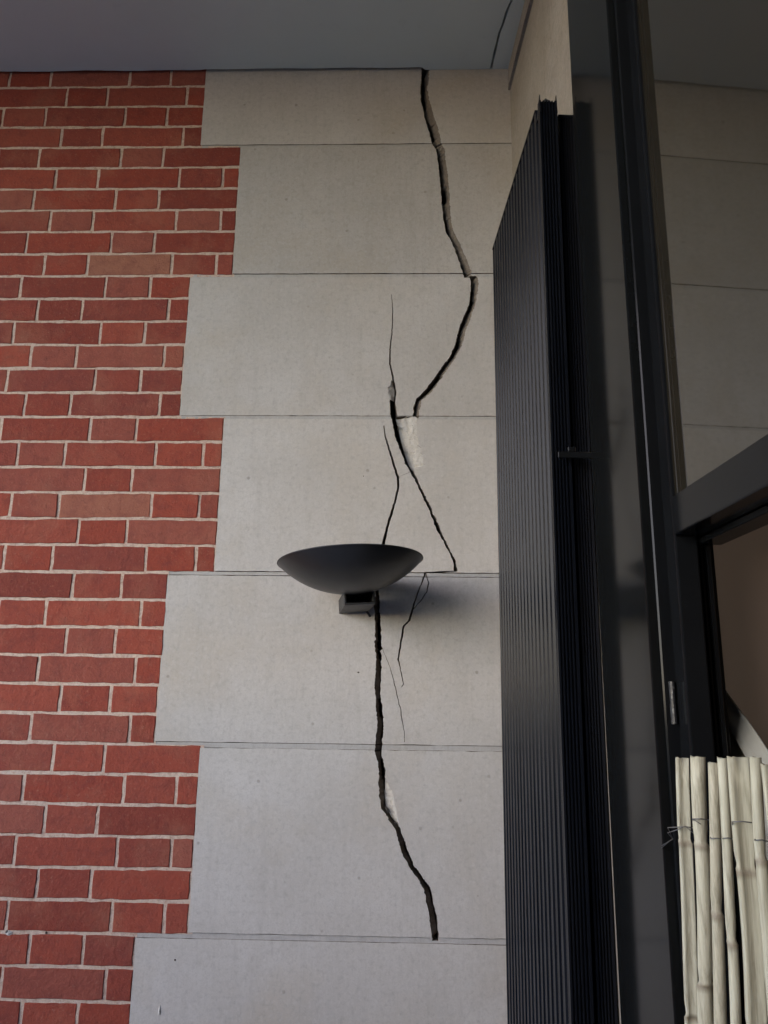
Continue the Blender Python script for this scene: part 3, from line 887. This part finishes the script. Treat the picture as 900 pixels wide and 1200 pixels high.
# ------------------------------------------------------------------ shutter leaves folded back against the wall
def leaf(name, label, s0, s1, f0, f1, z0, z1, ribs, lean, fins):
    e = empty(name, sw((s0 + s1) / 2, (f0 + f1) / 2, z0), label, 'shutter', 'shutter leaves folded against the side wall')
    prof = []
    pitch = (s1 - s0 - 0.006) / ribs
    prof.append((s0, f0))
    for i in range(ribs):                       # ribbed face (towards the terrace)
        a = s0 + 0.003 + i * pitch
        prof += [(a + pitch * 0.06, f0), (a + pitch * 0.16, f0 + 0.0055), (a + pitch * 0.42, f0 + 0.0060),
                 (a + pitch * 0.54, f0 + 0.0006), (a + pitch * 0.72, f0 - 0.0006), (a + pitch * 0.94, f0)]
    prof.append((s1, f0))
    th = f1 - f0
    ne = 5
    for i in range(ne):                         # fluted edge (towards the viewer)
        a = f0 + 0.003 + (th - 0.006) * i / ne
        q = (th - 0.006) / ne
        prof += [(s1, a + q * 0.1), (s1 - 0.004, a + q * 0.2), (s1 - 0.004, a + q * 0.62), (s1, a + q * 0.74)]
    prof += [(s1, f1), (s0, f1)]
    bm = bmesh.new()
    extrude_profile(bm, prof, z0, z1, sw, lean, z1)
    bm_obj('panel', bm, 'shutter', e)
    box('top_cap', (s0 - 0.001, f0 - 0.0012, z1 + 0.0003), (s1 - 0.034 if fins else s1 + 0.001, f1 + 0.001, z1 + 0.006), 'shutter', e, sw, 0.0008)
    if fins:
        for f in (f0 + 0.0015, f1 - 0.0015):
            bm = bmesh.new()
            a = [sw(s1 - 0.030, f - 0.0014, z1 - 0.03), sw(s1 + 0.002, f - 0.0014, z1 - 0.03), sw(s1 + 0.002, f + 0.0014, z1 - 0.03), sw(s1 - 0.030, f + 0.0014, z1 - 0.03)]
            t = [sw(s1 - 0.004, f - 0.0004, z1 + 0.012), sw(s1 + 0.001, f - 0.0004, z1 + 0.012), sw(s1 + 0.001, f + 0.0004, z1 + 0.012), sw(s1 - 0.004, f + 0.0004, z1 + 0.012)]
            va = [bm.verts.new(p) for p in a]
            vt = [bm.verts.new(p) for p in t]
            for i in range(4):
                bm.faces.new((va[i], va[(i + 1) % 4], vt[(i + 1) % 4], vt[i]))
            bm.faces.new(vt)
            bm.faces.new(va[::-1])
            bm_obj('edge_fin', bm, 'shutter', e)
        bm = bmesh.new()
        fm = (f0 + f1) / 2
        rr = (f1 - f0) / 2 - 0.005
        tube(bm, [sw(s1 - 0.018, fm, z1 - 0.02), sw(s1 - 0.018, fm, z1 + 0.004), sw(s1 - 0.018, fm, z1 + 0.009), sw(s1 - 0.018, fm, z1 + 0.012),
                  sw(s1 - 0.018, fm, z1 + 0.0125), sw(s1 - 0.018, fm, z1 + 0.018)], [rr, rr, rr * 0.8, rr * 0.5, rr * 0.25, rr * 0.2], 14)
        bm_obj('end_plug', bm, 'lamp', e, True)
    if fins:
        bm = bmesh.new()
        add_box(bm, (s1 - 0.003, f0 + 0.008, 1.985), (s1 + 0.0015, f1 + 0.036, 1.997), sw, 0.0012)
        add_box(bm, (s1 - 0.003, f0 + 0.026, 1.9965), (s1 + 0.002, f1 + 0.004, 2.006), sw, 0.0012)
        bm_obj('catch', bm, 'gloss', e)
    return e
leaf('shutter_leaf', 'outer charcoal shutter leaf with fine ribs, standing before the cracked stone', 0.085, 0.625, -0.078, -0.042, 0.08, 2.737, 17, 0.020, True)
leaf('shutter_leaf', 'inner charcoal shutter leaf squeezed between ribbed outer leaf and side wall', 0.080, 0.606, -0.034, -0.003, 0.08, 2.715, 17, 0.012, False)

# ------------------------------------------------------------------ bowl lamp
lamp = empty('wall_lamp', (-0.12, 0.0, 1.78), 'black shallow bowl uplighter on a small bracket on the stone', 'lamp')
RC = Vector((-0.1262, -0.185, 1.874))
RAD, DEP = 0.1665, 0.073
rotm = Matrix.Rotation(math.radians(-3.4), 3, 'Y') @ Matrix.Rotation(math.radians(-2.2), 3, 'X')
prof = []
Rs = (RAD * RAD + DEP * DEP) / (2 * DEP)
amax = math.asin(RAD / Rs)
NA = 22
for i in range(NA + 1):
    a = amax * i / NA
    prof.append((Rs * math.sin(a), -DEP + Rs * (1 - math.cos(a))))
prof.append((RAD + 0.0008, 0.0012))
prof.append((RAD - 0.0008, 0.0018))
for i in range(NA, -1, -1):
    a = amax * i / NA
    prof.append(((Rs - 0.0018) * math.sin(a) * 0.995, -DEP + 0.0018 + (Rs - 0.0018) * (1 - math.cos(a))))
bm = bmesh.new()
SEG = 96
rings = []
for r, z in prof:
    if r < 1e-5:
        rings.append([bm.verts.new(RC + rotm @ Vector((0, 0, z)))])
    else:
        rings.append([bm.verts.new(RC + rotm @ Vector((r * math.cos(2 * math.pi * k / SEG), r * math.sin(2 * math.pi * k / SEG), z))) for k in range(SEG)])
for i in range(len(rings) - 1):
    a, b_ = rings[i], rings[i + 1]
    for k in range(SEG):
        k2 = (k + 1) % SEG
        if len(a) == 1:
            bm.faces.new((a[0], b_[k2], b_[k]))
        elif len(b_) == 1:
            bm.faces.new((a[k], a[k2], b_[0]))
        else:
            bm.faces.new((a[k], a[k2], b_[k2], b_[k]))
bm_obj('bowl', bm, 'lamp', lamp, True)
bm = bmesh.new()
rp = [RC + rotm @ Vector((RAD * math.cos(2 * math.pi * k / 96), RAD * math.sin(2 * math.pi * k / 96), 0.0005)) for k in range(97)]
tube(bm, rp, 0.0016, 6, False)
bm_obj('rim', bm, 'lamp2', lamp, True)
# bracket: a short square tube turned a little, open towards the room
BC = Vector((-0.1295, 0, 1.795))
rb = Matrix.Rotation(math.radians(-4), 3, 'Y') @ Matrix.Rotation(math.radians(9), 3, 'Z')
def bt(x, y, z):
    return BC + rb @ Vector((x, y, z))
br = bmesh.new()
W2, H2, T2 = 0.036, 0.0170, 0.0052
add_box(br, (-W2, -0.155, -H2), (W2, 0.012, -H2 + T2), bt, 0.001)
add_box(br, (-W2, -0.155, H2 - T2), (W2, 0.012, H2), bt, 0.001)
add_box(br, (-W2, -0.1545, -H2 + T2 + 0.0003), (-W2 + T2, 0.012, H2 - T2 - 0.0003), bt, 0.0008)
add_box(br, (W2 - T2, -0.1545, -H2 + T2 + 0.0003), (W2, 0.012, H2 - T2 - 0.0003), bt, 0.0008)
bk_ = bm_obj('bracket', br, 'lamp2', lamp)
bm = bmesh.new()
add_box(bm, (-W2 + T2 + 0.0005, -0.11, -H2 + T2 + 0.0005), (W2 - T2 - 0.0005, 0.0, H2 - T2 - 0.0005), bt)
bm_obj('terminal_block', bm, 'lamp', bk_)
bm = bmesh.new()
tube(bm, [bt(0.0, -0.075, H2 - 0.001), bt(0.0, -0.075, H2 + 0.016)], [0.03, 0.024], 20)
bm_obj('neck', bm, 'lamp', lamp, True)
bm = bmesh.new()
tube(bm, [bt(0.03, -0.02, -H2), bt(0.036, -0.012, -H2 - 0.006), bt(0.042, 0.0, -H2 - 0.012), bt(0.046, 0.02, -H2 - 0.014)], 0.0028, 8)
bm_obj('cable', bm, 'lamp', lamp, True)

# ------------------------------------------------------------------ reed screen on the lower window
reeds = empty('reed_screen', swn(1.2, -0.02, 0.0), 'pale split reed screen wired to the black window frame', 'screen')
def reed(s_top, s_bot, ztop, d0, seed, flat=0.6):
    r = random.Random(seed)
    split = seed in (3, 7, 9, 12)
    bm = bmesh.new()
    lay = bm.verts.layers.float.new('node_mark')
    zb_ = -0.10
    zz = []
    z = ztop
    nodes = []
    nz = ztop - r.uniform(0.06, 0.22)
    while nz > zb_:
        nodes.append(nz)
        nz -= r.uniform(0.14, 0.24)
    zs = set([ztop, zb_])
    z = ztop
    while z > zb_:
        zs.add(z)
        z -= 0.035
    for q in nodes:
        for dz in (-0.016, -0.009, -0.004, -0.0015, 0.001, 0.004, 0.010, 0.018):
            if zb_ < q + dz < ztop:
                zs.add(q + dz)
    zs = sorted(zs, reverse=True)
    seg = 12
    prev = None
    off = [0.0, 0.0]
    for z in zs:
        ns = min(nodes, key=lambda q: abs(q - z)) if nodes else -9
        dn = z - ns
        k = len([q for q in nodes if q > z])
        w_ = 1.0 + 0.10 * noise.noise(Vector((seed * 3.1, z * 5, 0)))
        if -0.018 <= dn <= 0.02:
            w_ *= 1 - 0.17 * math.exp(-((dn - 0.006) / 0.006) ** 2) + 0.07 * math.exp(-((dn + 0.001) / 0.003) ** 2)
        t = (ztop - z) / (ztop - 1.2)
        s = s_top + (s_bot - s_top) * t + 0.0045 * noise.noise(Vector((seed * 1.7, z * 6.5, 2))) + (0.0012 if k % 2 else -0.0012)
        f = -0.022 + 0.004 * noise.noise(Vector((seed * 2.3, z * 4, 7)))
        ring = []
        for a in range(seg):
            an = 2 * math.pi * a / seg
            dx, dy = math.cos(an), math.sin(an)
            rr = d0 / 2 * w_ * (1 + 0.06 * noise.noise(Vector((a * 0.9, seed, z * 3))))
            p = swn(s, f, z) + Vector((dx * rr, dy * rr * flat if dy > 0 else (dy * rr * 0.9 if not split else -rr * (0.42 - 0.30 * max(0.0, 1 - abs(dx) * 1.5))), 0.0))
            if z == ztop:
                p.z += 0.0025 * noise.noise(Vector((a * 1.1, seed, 3)))
            vv = bm.verts.new(p)
            vv[lay] = 0.75 * math.exp(-((dn + 0.002) / 0.004) ** 2)
            ring.append(vv)
        if prev:
            for a in range(seg):
                bm.faces.new((prev[a], prev[(a + 1) % seg], ring[(a + 1) % seg], ring[a]))
        else:
            c0_ = swn(s, f, z - 0.002)
            cv = bm.verts.new(c0_)
            cv[lay] = 0.4
            for a in range(seg):
                bm.faces.new((ring[a], ring[(a + 1) % seg], cv))
        prev = ring
    bm_obj('reed', bm, 'reed', reeds, True)
spec = [(0.959, 0.926, 1.492, 0.0150), (1.005, 0.970, 1.495, 0.0165), (1.046, 1.007, 1.498, 0.0128), (1.071, 1.043, 1.501, 0.0105),
        (1.104, 1.086, 1.503, 0.0195), (1.141, 1.123, 1.503, 0.0110), (1.168, 1.160, 1.504, 0.0140),
        (1.195, 1.190, 1.50, 0.012), (1.225, 1.222, 1.505, 0.016), (1.258, 1.255, 1.498, 0.012), (1.29, 1.285, 1.502, 0.017)]
for q, (a, b_, zt, d0) in enumerate(spec):
    reed(a, b_, zt + rnd.uniform(-0.004, 0.003), d0 * 1.0, 3 + q)
bm = bmesh.new()
wp = [swn(0.822, -0.0035, 1.372), swn(0.885, -0.012, 1.390), swn(0.925, -0.033, 1.409)]
for q, (a, b_, zt, d0) in enumerate(spec):
    t = (zt - 1.42) / (zt - 1.2)
    s = a + (b_ - a) * t
    side_ = -1
    c_ = swn(s, -0.022, 1.414 + 0.012 * math.sin(q * 1.9) + 0.014 * min(q, 4) / 4)
    wp.append(c_ + Vector((-d0 * 0.55, -d0 * 0.30, 0.0)))
    wp.append(c_ + Vector((-d0 * 0.1, -d0 * 0.56, 0.001)))
    wp.append(c_ + Vector((d0 * 0.6, -d0 * 0.22, -0.001)))
    wp.append(c_ + Vector((d0 * 0.9, d0 * 0.15, -0.003)))
tube(bm, wp, 0.0006, 6)
bm_obj('wire', bm, 'wire', reeds, True)
bm = bmesh.new()
tube(bm, [p + Vector((0.0005, 0.003, 0.0035 * math.sin(i * 2.1) - 0.003)) for i, p in enumerate(wp[:9])], 0.0005, 6)
bm_obj('wire', bm, 'wire', reeds, True)
print('bricks', brick_count)
